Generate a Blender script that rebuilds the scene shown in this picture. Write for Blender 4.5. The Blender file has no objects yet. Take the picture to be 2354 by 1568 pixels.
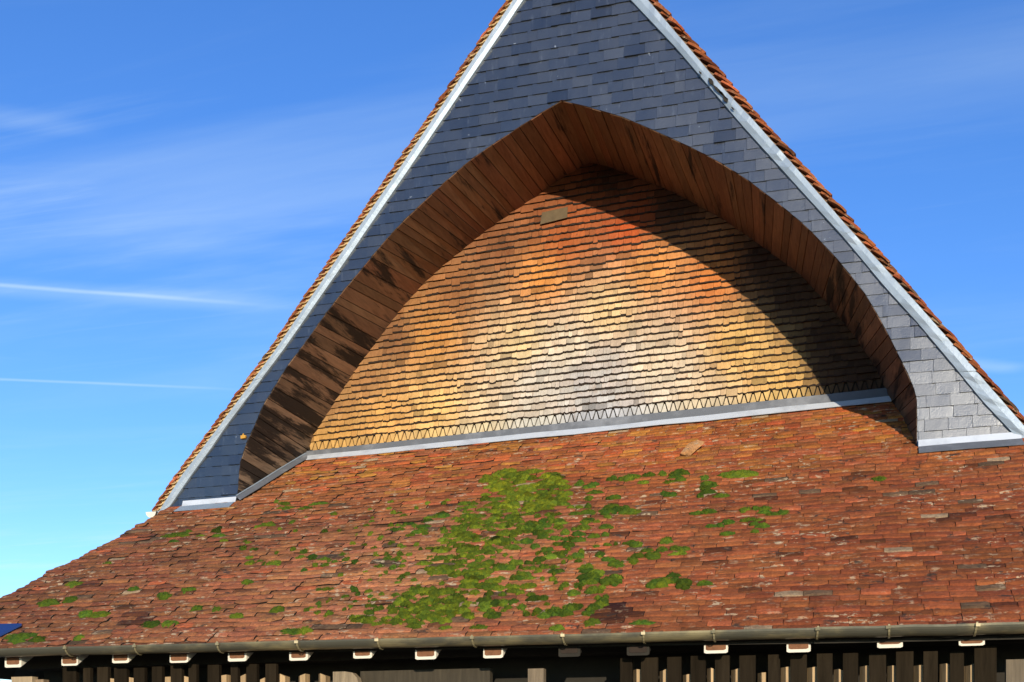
import bpy, bmesh, math, random
from mathutils import Vector, noise as mnoise
from mathutils.geometry import tessellate_polygon
random.seed(7)
R = random.uniform
SC = bpy.context.scene
COL = SC.collection

# ------------------------------------------------------------------ camera
FPX, CX, HOR, W0 = 2640.0, 1176.5, 1760.0, 2353.0      # focal length / centre / horizon of the photograph
YAW = math.atan(774.0 / FPX)
CAM = Vector((2.598, -10.70, 1.60))
FW = Vector((-math.sin(YAW), math.cos(YAW), 0)); RT = Vector((math.cos(YAW), math.sin(YAW), 0))
cd = bpy.data.cameras.new('camera'); cam = bpy.data.objects.new('camera', cd); COL.objects.link(cam)
cam.location = CAM; cam.rotation_euler = (math.pi / 2, 0, YAW)
cd.sensor_width = 36; cd.lens = FPX / W0 * 36; cd.shift_y = (HOR - 784.0) / W0
cd.clip_start = .1; cd.clip_end = 20000
SC.camera = cam

# ------------------------------------------------------------------ light
SUN = Vector((.43, -1.0, .235)).normalized()           # towards the sun: low, behind the camera, to the right
ELEV = math.asin(SUN.z); AZ = math.atan2(SUN.x, SUN.y)
sd = bpy.data.lights.new('sun', 'SUN'); so = bpy.data.objects.new('sun', sd); COL.objects.link(so)
sd.energy = 3.3; sd.angle = math.radians(.5); sd.color = (1, .92, .79)
so.rotation_euler = (-SUN).to_track_quat('-Z', 'Y').to_euler(); so.location = (8, -20, 12)
SC.view_settings.view_transform = 'Standard'; SC.view_settings.look = 'None'
SC.view_settings.exposure = .5; SC.view_settings.gamma = 1; SC.view_settings.use_curve_mapping = False

def nodes(nt, kind, ins=None, **kw):
    n = nt.nodes.new(kind)
    for k, v in kw.items(): setattr(n, k, v)
    for k, v in (ins or {}).items():
        s = n.inputs[k]
        if isinstance(v, bpy.types.NodeSocket): nt.links.new(v, s)
        else: s.default_value = v
    return n
def math_(nt, op, a, b=0.0, c=None, clamp=False):
    ins = {0: a, 1: b}
    if c is not None: ins[2] = c
    return nodes(nt, 'ShaderNodeMath', ins, operation=op, use_clamp=clamp).outputs[0]
def mix_(nt, f, a, b, mode='MIX'):
    n = nt.nodes.new('ShaderNodeMix'); n.data_type = 'RGBA'; n.blend_type = mode
    for i, v in ((0, f), (6, a), (7, b)):
        if isinstance(v, bpy.types.NodeSocket): nt.links.new(v, n.inputs[i])
        else: n.inputs[i].default_value = v if i == 0 else ((*v, 1) if len(v) == 3 else v)
    return n.outputs[2]
def ramp_(nt, v, lo, hi, smooth=True):
    return nodes(nt, 'ShaderNodeMapRange', {'Value': v, 'From Min': lo, 'From Max': hi},
                 interpolation_type='SMOOTHSTEP' if smooth else 'LINEAR').outputs[0]

# ------------------------------------------------------------------ sky
world = bpy.data.worlds.new('World'); SC.world = world; world.use_nodes = True
wt = world.node_tree; wt.nodes.clear()
sky = wt.nodes.new('ShaderNodeTexSky'); sky.sky_type = 'NISHITA'; sky.sun_disc = False
sky.sun_elevation = ELEV; sky.sun_rotation = AZ; sky.air_density = .95; sky.dust_density = 0; sky.ozone_density = 3.3
SKY_STRENGTH = .15
tc = nodes(wt, 'ShaderNodeTexCoord')
sx = nodes(wt, 'ShaderNodeSeparateXYZ', {0: tc.outputs['Generated']})
dz = math_(wt, 'MAXIMUM', sx.outputs[2], .05)
pu = math_(wt, 'DIVIDE', sx.outputs[0], dz); pv = math_(wt, 'DIVIDE', sx.outputs[1], dz)
def plane_pt(x, y):
    d = FW + RT * ((x - CX) / FPX) + Vector((0, 0, (HOR - y) / FPX))
    return (d.x / d.z, d.y / d.z)
pc = nodes(wt, 'ShaderNodeCombineXYZ', {0: pu, 1: pv})
mp = nodes(wt, 'ShaderNodeMapping', {0: pc.outputs[0], 'Rotation': (0, 0, math.radians(-28)), 'Scale': (.32, 1.5, 1)})
n1 = nodes(wt, 'ShaderNodeTexNoise', {'Vector': mp.outputs[0], 'Scale': 1.3, 'Detail': 7, 'Roughness': .55, 'Distortion': .6})
wisps = ramp_(wt, n1.outputs[0], .45, .8)
mp2 = nodes(wt, 'ShaderNodeMapping', {0: pc.outputs[0], 'Rotation': (0, 0, math.radians(20)), 'Scale': (.22, .55, 1), 'Location': (3, 1, 0)})
n2 = nodes(wt, 'ShaderNodeTexNoise', {'Vector': mp2.outputs[0], 'Scale': 1.0, 'Detail': 4, 'Roughness': .5})
veil = ramp_(wt, n2.outputs[0], .35, .75)
cl = math_(wt, 'MULTIPLY', wisps, math_(wt, 'MULTIPLY_ADD', veil, .24, .14))
def trail(p, q, width, amount, fade=.35):
    global cl
    (ax, ay), (bx, by) = plane_pt(*p), plane_pt(*q)
    L = math.hypot(bx - ax, by - ay); tx, ty = (bx - ax) / L, (by - ay) / L
    d = math_(wt, 'ADD', math_(wt, 'MULTIPLY', pu, -ty), math_(wt, 'MULTIPLY_ADD', pv, tx, ax * ty - ay * tx))
    d = math_(wt, 'ADD', d, math_(wt, 'MULTIPLY_ADD', n1.outputs[0], width * 1.6, -width * .8))
    s = math_(wt, 'ADD', math_(wt, 'MULTIPLY', pu, tx), math_(wt, 'MULTIPLY_ADD', pv, ty, -ax * tx - ay * ty))
    m = ramp_(wt, math_(wt, 'ABSOLUTE', d), width, 0)
    m = math_(wt, 'MULTIPLY', m, ramp_(wt, s, L * (1 + fade), L * .5))
    m = math_(wt, 'MULTIPLY', m, ramp_(wt, s, -L * 2.2, -L * .8))
    cl = math_(wt, 'ADD', cl, math_(wt, 'MULTIPLY', m, amount), clamp=True)
trail((0, 655), (520, 696), .018, .26)
trail((0, 660), (660, 703), .075, .16)
trail((0, 871), (480, 893), .018, .24)
trail((0, 265), (200, 290), .05, .10)
n3 = nodes(wt, 'ShaderNodeTexNoise', {'Vector': nodes(wt, 'ShaderNodeMapping', {0: pc.outputs[0], 'Rotation': (0, 0, math.radians(-38)), 'Scale': (.5, 3.2, 1), 'Location': (1, 5, 0)}).outputs[0], 'Scale': 2.2, 'Detail': 9, 'Roughness': .62, 'Distortion': 1.2})
cl = math_(wt, 'ADD', cl, math_(wt, 'MULTIPLY', math_(wt, 'MULTIPLY', ramp_(wt, n3.outputs[0], .5, .78), veil), .20), clamp=True)
trail((2260, 838), (2353, 845), .06, .2)
hs = nodes(wt, 'ShaderNodeHueSaturation', {'Hue': .5145, 'Saturation': 1.18, 'Value': 1.21, 'Color': sky.outputs[0]})
CLOUD = (3.7, 4.6, 5.0)
skyc = mix_(wt, cl, hs.outputs[0], CLOUD)
bg = nodes(wt, 'ShaderNodeBackground', {'Color': skyc, 'Strength': SKY_STRENGTH})
nodes(wt, 'ShaderNodeOutputWorld', {'Surface': bg.outputs[0]})

# ------------------------------------------------------------------ materials
def lin(r, g, b):
    f = lambda c: (c / 255 / 12.92) if c / 255 <= .04045 else ((c / 255 + .055) / 1.055) ** 2.4
    return (f(r), f(g), f(b))
def new_mat(name):
    m = bpy.data.materials.new(name); m.use_nodes = True; nt = m.node_tree
    return m, nt, nt.nodes['Principled BSDF'], nodes(nt, 'ShaderNodeNewGeometry').outputs['Position']
def noise_(nt, pos, scale, vec=(1, 1, 1), detail=5, rough=.6, loc=(0, 0, 0), dist=0):
    mpn = nodes(nt, 'ShaderNodeMapping', {0: pos, 'Scale': vec, 'Location': loc})
    return nodes(nt, 'ShaderNodeTexNoise', {'Vector': mpn.outputs[0], 'Scale': scale, 'Detail': detail, 'Roughness': rough, 'Distortion': dist}).outputs[0]
def bump_(nt, bsdf, h, dist, strength=1):
    nt.links.new(nodes(nt, 'ShaderNodeBump', {'Height': h, 'Distance': dist, 'Strength': strength}).outputs[0], bsdf.inputs['Normal'])
def attr_(nt): return nodes(nt, 'ShaderNodeAttribute', attribute_name='col')
def setin(nt, b, **kw):
    for k, v in kw.items():
        k = k.replace('_', ' ')
        if isinstance(v, bpy.types.NodeSocket): nt.links.new(v, b.inputs[k])
        else: b.inputs[k].default_value = (*v, 1) if isinstance(v, tuple) and len(v) == 3 else v
def gray(nt, v): return nodes(nt, 'ShaderNodeCombineXYZ', {0: v, 1: v, 2: v}).outputs[0]

def mk_tile():
    m, nt, b, p = new_mat('weathered_terracotta'); a = attr_(nt)
    n = noise_(nt, p, 7, detail=7); f = noise_(nt, p, 45, detail=4, rough=.7)
    c = mix_(nt, 1, a.outputs['Color'], gray(nt, math_(nt, 'MULTIPLY_ADD', n, 1.3, .38)), 'MULTIPLY')
    c = mix_(nt, 1, c, gray(nt, math_(nt, 'MULTIPLY_ADD', f, 1.3, .35)), 'MULTIPLY')
    pale = math_(nt, 'MULTIPLY', ramp_(nt, noise_(nt, p, 19, vec=(.55, 1, 1), detail=5, rough=.7, loc=(4, 2, 1)), .57, .62),
                 math_(nt, 'MULTIPLY_ADD', ramp_(nt, noise_(nt, p, 1.7, detail=3), .38, .66), .85, .1))
    c = mix_(nt, pale, c, lin(186, 160, 124))
    dark = math_(nt, 'MULTIPLY', ramp_(nt, noise_(nt, p, 13, vec=(.5, 1, 1), detail=4, rough=.7, loc=(9, 5, 2)), .585, .68), .85)
    c = mix_(nt, dark, c, (.03, .026, .02))
    setin(nt, b, Base_Color=c, Roughness=.9, Specular_IOR_Level=.2)
    bump_(nt, b, math_(nt, 'ADD', f, math_(nt, 'MULTIPLY', n, 1.5)), .012, .9)
    return m
def mk_slate():
    m, nt, b, p = new_mat('slate'); a = attr_(nt)
    n = noise_(nt, p, 5, vec=(1, 1, .5), detail=6); f = noise_(nt, p, 90, detail=4)
    s = noise_(nt, p, 30, vec=(1, 1, .18), detail=4)
    c = mix_(nt, 1, a.outputs['Color'], gray(nt, math_(nt, 'MULTIPLY_ADD', n, .8, .6)), 'MULTIPLY')
    spots = ramp_(nt, noise_(nt, p, 17, detail=2, loc=(3, 7, 1)), .73, .77)
    c = mix_(nt, math_(nt, 'MULTIPLY', spots, .5), c, lin(170, 175, 180))
    st = math_(nt, 'MULTIPLY', ramp_(nt, s, .58, .75), .10)
    c = mix_(nt, st, c, lin(165, 172, 180))
    rg = math_(nt, 'ADD', math_(nt, 'MULTIPLY_ADD', n, .10, .255), math_(nt, 'MULTIPLY', a.outputs['Alpha'], .07))
    setin(nt, b, Base_Color=c, Roughness=rg, IOR=2.15, Specular_Tint=(1.0, .99, .95))
    bump_(nt, b, math_(nt, 'ADD', f, math_(nt, 'MULTIPLY', n, 2)), .0020, .6)
    return m
def mk_shingle():
    m, nt, b, p = new_mat('weathered_shingle'); a = attr_(nt)
    g = noise_(nt, p, 60, vec=(1, 1, .12), detail=6, rough=.7)
    n = noise_(nt, p, 5, detail=5); st = noise_(nt, p, 14, vec=(1, 1, .35), detail=5)
    c = mix_(nt, 1, a.outputs['Color'], gray(nt, math_(nt, 'MULTIPLY_ADD', g, .75, .62)), 'MULTIPLY')
    c = mix_(nt, 1, c, gray(nt, math_(nt, 'MULTIPLY_ADD', n, .7, .66)), 'MULTIPLY')
    c = mix_(nt, math_(nt, 'MULTIPLY', ramp_(nt, st, .58, .72), .35), c, mix_(nt, 1, a.outputs['Color'], (.55, .30, .13), 'MULTIPLY'))
    c = mix_(nt, math_(nt, 'MULTIPLY', ramp_(nt, noise_(nt, p, 34, detail=4, loc=(5, 3, 8)), .63, .74), .6), c, (.06, .045, .03))
    setin(nt, b, Base_Color=c, Roughness=.85, Specular_IOR_Level=.2)
    bump_(nt, b, math_(nt, 'ADD', g, n), .008, .8)
    return m
def mk_wood(name, vec, stain=True, rough=.8, spec=.25, bd=.004):
    m, nt, b, p = new_mat(name); a = attr_(nt)
    g = noise_(nt, p, 34, vec=vec, detail=6, rough=.65, dist=.3); n = noise_(nt, p, 2.3, detail=5)
    c = mix_(nt, 1, a.outputs['Color'], gray(nt, math_(nt, 'MULTIPLY_ADD', g, 1.5, .25)), 'MULTIPLY')
    if stain:
        s = noise_(nt, p, 5.0, vec=[1.5, .16, 1.5] if vec[1] < .5 else vec, detail=6, rough=.68, loc=(2, 3, 4))
        lo = math_(nt, 'SUBTRACT', .615, math_(nt, 'MULTIPLY', a.outputs['Alpha'], .22))
        k = nodes(nt, 'ShaderNodeMapRange', {'Value': s, 'From Min': lo, 'From Max': math_(nt, 'ADD', lo, .11)}, interpolation_type='SMOOTHSTEP').outputs[0]
        c = mix_(nt, math_(nt, 'MULTIPLY', k, .93), c, (.010, .007, .005))
        kk = math_(nt, 'MULTIPLY', ramp_(nt, noise_(nt, p, 16, vec=vec, detail=4, loc=(8, 1, 2)), .62, .74), math_(nt, 'MULTIPLY', a.outputs['Alpha'], .5))
        c = mix_(nt, kk, c, (.32, .22, .13))
    setin(nt, b, Base_Color=c, Roughness=rough, Specular_IOR_Level=spec)
    bump_(nt, b, g, bd, .7)
    return m
def mk_zinc(name, base, rough, metal, wob, blotch=(.62, .66, .7), bk=.4, vec=(1, 1, 1)):
    m, nt, b, p = new_mat(name)
    n = noise_(nt, p, 4, vec=vec, detail=6); f = noise_(nt, p, 22, detail=4)
    c = mix_(nt, math_(nt, 'MULTIPLY', ramp_(nt, n, .45, .7), bk), base, blotch)
    c = mix_(nt, math_(nt, 'MULTIPLY', ramp_(nt, f, .62, .75), .3), c, tuple(v * .55 for v in base))
    setin(nt, b, Base_Color=c, Metallic=metal, Roughness=math_(nt, 'MULTIPLY_ADD', n, .25, rough - .12))
    bump_(nt, b, math_(nt, 'ADD', n, math_(nt, 'MULTIPLY', f, .3)), wob, .7)
    return m
def mk_flat(name, c, rough=.85, amt=.5, sc=9, bd=.004):
    m, nt, b, p = new_mat(name)
    n = noise_(nt, p, sc, detail=6, rough=.65)
    setin(nt, b, Base_Color=mix_(nt, 1, c, gray(nt, math_(nt, 'MULTIPLY_ADD', n, amt * 2, 1 - amt)), 'MULTIPLY'), Roughness=rough, Specular_IOR_Level=.25)
    bump_(nt, b, n, bd, .6)
    return m
def mk_moss():
    m, nt, b, p = new_mat('moss'); a = attr_(nt)
    n = noise_(nt, p, 22, detail=5, rough=.7); f = noise_(nt, p, 140, detail=3)
    c = mix_(nt, ramp_(nt, n, .38, .66), a.outputs['Color'], mix_(nt, 1, a.outputs['Color'], (1.9, 1.45, .8), 'MULTIPLY'))
    c = mix_(nt, 1, c, gray(nt, math_(nt, 'MULTIPLY_ADD', f, 1.2, .4)), 'MULTIPLY')
    setin(nt, b, Base_Color=c, Roughness=.95, Specular_IOR_Level=.1)
    bump_(nt, b, math_(nt, 'ADD', f, n), .012, 1)
    return m
TILE = mk_tile(); SLATE = mk_slate(); SHINGLE = mk_shingle()
PLANK = mk_wood('soffit_timber', (1, .09, 1))
POST = mk_wood('stud_timber', (1, 1, .08), stain=False)
BOARD = mk_wood('dark_board_timber', (1, 1, .08), stain=False, rough=.95, spec=.04)
BEAM = mk_wood('dark_timber', (.08, 1, 1), stain=False)
ZINC = mk_zinc('zinc_flashing', (.34, .39, .42), .5, .35, .010, (.44, .49, .52), .5)
LEAD = mk_zinc('grey_flashing', (.12, .122, .125), .65, .0, .006, (.27, .27, .27), .6)
GUTTER = mk_zinc('gutter_zinc', (.14, .123, .080), .38, .5, .004, (.44, .34, .16), .8, (.5, 2, 1))  # ochre blotches are painted-in reflections of the sunlit ground
BRIGHT = mk_zinc('bright_zinc', (.58, .59, .59), .55, .05, .008, (.37, .38, .385), .7)
ENDGRAIN = mk_flat('dark_end_grain', (.035, .022, .014))
MORTAR = mk_flat('cream_mortar', lin(206, 172, 118), amt=.35, sc=20)
CREAM = mk_flat('cream_paint', lin(228, 214, 190), amt=.12, sc=14, rough=.6)
BROWNEND = mk_flat('rafter_end_grain', lin(126, 84, 56), amt=.6, sc=26)
DARK = mk_flat('dark_stained_timber', (.03, .024, .016), amt=.35, sc=6)
MOSS = mk_moss(); DIRT = mk_flat('dirt_and_lichen', (.016, .012, .008), amt=.6, sc=30)
GROUND = mk_flat('sandy_gravel', (.10, .085, .055), amt=.4, sc=2.5)

# ------------------------------------------------------------------ geometry helpers
def ray(x, y): return FW + RT * ((x - CX) / FPX) + Vector((0, 0, (HOR - y) / FPX))
def on_y(x, y, Y):
    d = ray(x, y); t = (Y - CAM.y) / d.y; p = CAM + d * t
    return (p.x, p.z)
def proj(p):
    d = Vector(p) - CAM; t = d.dot(FW)
    return (CX + FPX * d.dot(RT) / t, HOR - FPX * d.z / t, t)
def roof_z(x, y): return 4.365 + .008 * x + (.66 + .007 * x) * y
def on_roof(x, y):
    d = ray(x, y); t = 9.0
    for _ in range(40):
        p = CAM + d * t; e = p.z - roof_z(p.x, p.y)
        t += e / (.66 * d.y - d.z)
    return CAM + d * t
def interp(pts, v, axis=1):
    for a, b in zip(pts, pts[1:]):
        if (a[axis] - v) * (b[axis] - v) <= 0 and a[axis] != b[axis]:
            k = (v - a[axis]) / (b[axis] - a[axis]); return a[1 - axis] + k * (b[1 - axis] - a[1 - axis])
    a, b = (pts[0], pts[1]) if abs(pts[0][axis] - v) < abs(pts[-1][axis] - v) else (pts[-1], pts[-2])
    k = (v - a[axis]) / (b[axis] - a[axis]); return a[1 - axis] + k * (b[1 - axis] - a[1 - axis])
def clip_rect(poly, x0, x1, z0, z1):
    def half(pl, ax, v, keep_less):
        out = []
        for i in range(len(pl)):
            a, b = pl[i - 1], pl[i]
            ia = (a[ax] <= v) if keep_less else (a[ax] >= v); ib = (b[ax] <= v) if keep_less else (b[ax] >= v)
            if ia != ib:
                k = (v - a[ax]) / (b[ax] - a[ax]); c = [0, 0]; c[ax] = v; c[1 - ax] = a[1 - ax] + k * (b[1 - ax] - a[1 - ax]); out.append(tuple(c))
            if ib: out.append(b)
        return out
    for ax, v, kl in ((0, x0, False), (0, x1, True), (1, z0, False), (1, z1, True)):
        poly = half(poly, ax, v, kl)
        if len(poly) < 3: return []
    out = []
    for p in poly:
        if not out or abs(p[0] - out[-1][0]) + abs(p[1] - out[-1][1]) > 1e-5: out.append(p)
    if len(out) > 2 and abs(out[0][0] - out[-1][0]) + abs(out[0][1] - out[-1][1]) < 1e-5: out.pop()
    return out if len(out) >= 3 else []
def area(pl): return sum(a[0] * b[1] - b[0] * a[1] for a, b in zip(pl, pl[1:] + pl[:1])) / 2

class Piece:
    def __init__(s, v=None, f=None, col=(1, 1, 1, 0), mi=None): s.v = v or []; s.f = f or []; s.col = col; s.mi = mi or [0] * len(s.f)
    def add(s, v, f, mi=0):
        o = len(s.v); s.v += [tuple(p) for p in v]; s.f += [tuple(i + o for i in q) for q in f]; s.mi += [mi] * len(f); return s
    def box(s, c, h, mi=0, rot=0):
        cs, sn = math.cos(rot), math.sin(rot); vs = []
        for dx in (-1, 1):
            for dy in (-1, 1):
                for dz_ in (-1, 1):
                    a, b_ = dx * h[0], dy * h[1]; vs.append((c[0] + a * cs - b_ * sn, c[1] + a * sn + b_ * cs, c[2] + dz_ * h[2]))
        return s.add(vs, [(0, 1, 3, 2), (4, 6, 7, 5), (0, 4, 5, 1), (2, 3, 7, 6), (0, 2, 6, 4), (1, 5, 7, 3)], mi)
    def prism(s, front, back, mi=0, caps=True):
        n = len(front); f = [(i, (i + 1) % n, n + (i + 1) % n, n + i) for i in range(n)]
        if caps: f += [tuple(range(n))[::-1], tuple(range(n, 2 * n))]
        return s.add(list(front) + list(back), f, mi)
def mesh_of(name, pieces, mats, smooth=False, fix=True):
    me = bpy.data.meshes.new(name); V, F, MI, CC = [], [], [], []
    for p in pieces:
        o = len(V); V += p.v; F += [tuple(i + o for i in q) for q in p.f]; MI += p.mi
        for _ in p.v: CC += p.col
    c = [sum(v[k] for v in V) / len(V) for k in range(3)]
    me.from_pydata([(v[0] - c[0], v[1] - c[1], v[2] - c[2]) for v in V], [], F)
    for m in (mats if isinstance(mats, (list, tuple)) else [mats]): me.materials.append(m)
    me.polygons.foreach_set('material_index', MI)
    if fix:
        bm = bmesh.new(); bm.from_mesh(me); bmesh.ops.recalc_face_normals(bm, faces=bm.faces); bm.to_mesh(me); bm.free()
    at = me.color_attributes.new('col', 'FLOAT_COLOR', 'POINT'); at.data.foreach_set('color', CC)
    if smooth: me.polygons.foreach_set('use_smooth', [True] * len(me.polygons))
    return me, c
def obj(name, pieces, mats, parent=None, smooth=False, kind=None, fix=True, **props):
    if isinstance(pieces, Piece): pieces = [pieces]
    me, c = mesh_of(name, pieces, mats, smooth, fix)
    o = bpy.data.objects.new(name, me); COL.objects.link(o)
    if parent:
        o.parent = parent; pl = parent['at'] if 'at' in parent else (0, 0, 0)
        o.location = [c[i] - pl[i] for i in range(3)]
    else: o.location = c
    o['at'] = c
    if kind: o['kind'] = kind
    for k, v in props.items(): o[k] = v
    return o
def shown(p):
    """how large a piece shows in the photograph (0 outside the frame)"""
    xs, ys = [], []
    for v in p.v:
        a = proj(v); xs.append(a[0]); ys.append(a[1])
    cx, cy = sum(xs) / len(xs), sum(ys) / len(ys)
    if not (0 < cx < W0 and 0 < cy < 1568): return 0
    return (max(xs) - min(xs)) * (max(ys) - min(ys))
def emit(name, rest_name, pieces, mats, parent, limit=300, **kw):
    sc = sorted(((shown(p), i) for i, p in enumerate(pieces)), reverse=True)
    top = [pieces[i] for s, i in sc[:limit] if s > 0]; ids = {id(p) for p in top}
    for p in top: obj(name, p, mats, parent, **kw)
    rest = [p for p in pieces if id(p) not in ids]
    if rest: obj(rest_name, rest, mats, parent, kind='stuff', **kw)

# ------------------------------------------------------------------ traced outlines (photograph at 2353 px wide -> metres on their planes)
DEPTH = 1.15
L_SLATE = [on_y(x, y, 0) for x, y in [(1311, -155), (1207, 0), (958, 368), (800, 597), (652, 809), (525, 978), (491, 1028), (443, 1093), (393, 1166)]]
R_SLATE = [on_y(x, y, 0) for x, y in [(1311, -155), (1447, 0), (1556, 116), (1631, 204), (1706, 292), (1838, 438), (1940, 550), (2033, 662), (2108, 744), (2191, 843), (2258, 925), (2340, 1012)]]
F_ARCH_L = [on_y(x, y, 0) for x, y in [(546, 1160), (547, 1135), (549, 1101), (553, 1062), (566, 1020), (582, 985), (606, 930), (634, 885), (662, 839), (710, 777), (752, 717), (793, 664), (838, 611),
                                       (883, 556), (928, 508), (980, 458), (1029, 413), (1082, 368), (1121, 340), (1196, 291), (1252, 255), (1291, 232)]]
F_ARCH_R = [on_y(x, y, 0) for x, y in [(1291, 232), (1350, 246), (1432, 270), (1507, 302), (1590, 340), (1657, 375), (1721, 416), (1785, 465), (1838, 508), (1866, 534), (1917, 588), (1955, 633), (1988, 676),
                                       (2015, 720), (2041, 768), (2063, 813), (2086, 858), (2101, 895), (2107, 920), (2108, 960), (2107, 1030)]]
B_ARCH_L = [on_y(x, y, DEPTH) for x, y in [(696, 1075), (707, 1040), (719, 1006), (747, 961), (778, 913), (810, 863), (857, 799), (887, 758), (924, 710), (962, 666), (999, 631), (1037, 598), (1067, 573),
                                           (1097, 548), (1138, 518), (1187, 484), (1243, 445), (1296, 409), (1330, 389), (1357, 375)]]
B_ARCH_R = [on_y(x, y, DEPTH) for x, y in [(1357, 375), (1410, 388), (1470, 412), (1519, 431), (1572, 455), (1631, 489), (1680, 518), (1756, 571), (1840, 633), (1902, 700), (1966, 775), (2003, 831), (2037, 895), (2046, 930)]]
L_ZINC = [on_y(x, y, -.03) for x, y in [(1311, -191), (1182, 0), (934, 368), (776, 597), (632, 809), (512, 972), (470, 1028), (420, 1093), (362, 1184)]]
R_ZINC = [on_y(x, y, -.03) for x, y in [(1311, -208), (1487, 0), (1562, 88), (1668, 212), (1725, 272), (1838, 398), (1940, 515), (2033, 618), (2108, 701), (2191, 795), (2258, 872), (2353, 981), (2384, 1020)]]
L_TILE = [on_y(x, y, -.06) for x, y in [(1311, -222), (1162, 0), (914, 366), (756, 593), (612, 809), (494, 968), (452, 1024), (400, 1093), (350, 1170)]]
R_TILE = [on_y(x, y, -.06) for x, y in [(1311, -245), (1515, 0), (1578, 72), (1650, 150), (1721, 236), (1838, 366), (1910, 446), (2048, 602), (2127, 698), (2206, 786), (2277, 870), (2353, 955), (2400, 1010)]]
GABLE = L_SLATE[::-1] + R_SLATE[1:] + F_ARCH_R[::-1] + F_ARCH_L[::-1][1:]
BACK = B_ARCH_L + B_ARCH_R[1:]

bld = bpy.data.objects.new('hipped_building', None); COL.objects.link(bld)
bld['label'] = 'old building with a slate clad gable arch above a mossy red tiled roof'; bld['category'] = 'building'
bld['at'] = (0, 0, 0)

# ------------------------------------------------------------------ ground
g = Piece(); g.add([(-4000, -4000, 0), (4000, -4000, 0), (4000, 4000, 0), (-4000, 4000, 0)], [(0, 1, 2, 3)])
obj('ground', g, GROUND, kind='structure')

# ------------------------------------------------------------------ slate gable
def poly_slab(pl, y0, y1):
    fs = [tuple(t) for t in tessellate_polygon([[Vector((x, z, 0)) for x, z in pl]])]
    n = len(pl); p = Piece()
    p.add([(x, y0, z) for x, z in pl], fs); p.add([(x, y1, z) for x, z in pl], [q[::-1] for q in fs])
    p.f += [(i, (i + 1) % n, n + (i + 1) % n, n + i) for i in range(n)]; p.mi += [0] * n
    return p
gable = obj('gable_wall', poly_slab(GABLE, .004, .10), DARK, bld)
def clad(poly2, yb, yt, zb, zt, back, col, edge_mi=0, worn=0, nb=0):
    n = len(poly2); p = Piece(col=col)
    if worn:      # poly2 starts with its nb+1 lower-edge points, left to right
        lo = [(x, z) for x, z in poly2[:nb + 1]]; hi = [(x, z + worn * R(.6, 1.25)) for x, z in lo]
        y_ = lambda z: yb + (yt - yb) * (z - zb) / (zt - zb)
        vs = [(x, y_(z), z) for x, z in hi] + [(x, y_(z), z) for x, z in poly2[nb + 1:]]
        m = len(vs); vs += [(x, yb + worn * .7, z) for x, z in lo] + [(x, back, z) for x, z in lo] + [(x, back, z) for x, z in poly2[nb + 1:]]
        fs = [tuple(range(m))]; mi = [0]
        for i in range(nb):
            fs += [(m + i, m + i + 1, i + 1, i), (m + nb + 1 + i, m + nb + 2 + i, m + i + 1, m + i)]; mi += [1, 1]
        bk = m + 2 * (nb + 1); e = m - nb - 1
        fs += [(nb, nb + 1, bk, m + 2 * nb + 1, m + nb), (m - 1, 0, m, m + nb + 1, bk + e - 1)]; mi += [1, 1]
        p.add(vs, fs); p.mi = mi
        return p
    yy = lambda z: yb + (yt - yb) * (z - zb) / (zt - zb)
    p.add([(x, yy(z), z) for x, z in poly2] + [(x, back, z) for x, z in poly2], [tuple(range(n))])
    ccw = area(poly2) > 0
    for i in range(n):
        a, b = poly2[i], poly2[(i + 1) % n]
        low = edge_mi and ((b[0] - a[0] > 0) == ccw) and abs(b[1] - a[1]) < abs(b[0] - a[0])
        p.f.append((i, (i + 1) % n, n + (i + 1) % n, n + i)); p.mi.append(edge_mi if low else 0)
    return p
pieces = []
zlo = min(p[1] for p in L_SLATE) - .02; CH = .104; SWD = .197; row = 0; z = zlo
while z < L_SLATE[0][1]:
    x = -5.0 + (row % 2) * SWD / 2 + R(-.02, .02)
    while x < 5.0:
        w = SWD * (1 if random.random() > .12 else random.choice((.5, .72, 1.0)))
        dzr = R(-.0025, .0025)
        zb, zt = z + dzr, z + CH * 1.12
        pl = clip_rect(GABLE, x + .0009, x + w - .0009, zb, zt)
        if pl and abs(area(pl)) > 2e-4:
            k = random.gauss(1, .08); t = R(-.03, .03)
            if random.random() < .08: k *= R(.72, .85)
            if random.random() < .08: k *= R(1.2, 1.5)
            c = (.010 * k * (1 + t), .012 * k, .016 * k * (1 - t * .6), random.random())
            lift = .0095 + R(0, .003) + (R(.003, .01) if random.random() < .08 else 0)
            pp = clad(pl, -lift + R(-.0008, .0008), -.002, zb, zt, .0035, c); yaw_ = math.radians(R(1.5, 2.3)); n_ = len(pl)
            pp.v = [(vx, vy + ((vx - x) * math.tan(yaw_) - SWD * .019 if q_ < n_ else 0), vz) for q_, (vx, vy, vz) in enumerate(pp.v)]
            pieces.append(pp)
        x += w
    z += CH; row += 1
emit('slate', 'slate_cladding', pieces, SLATE, gable, 300)

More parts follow.
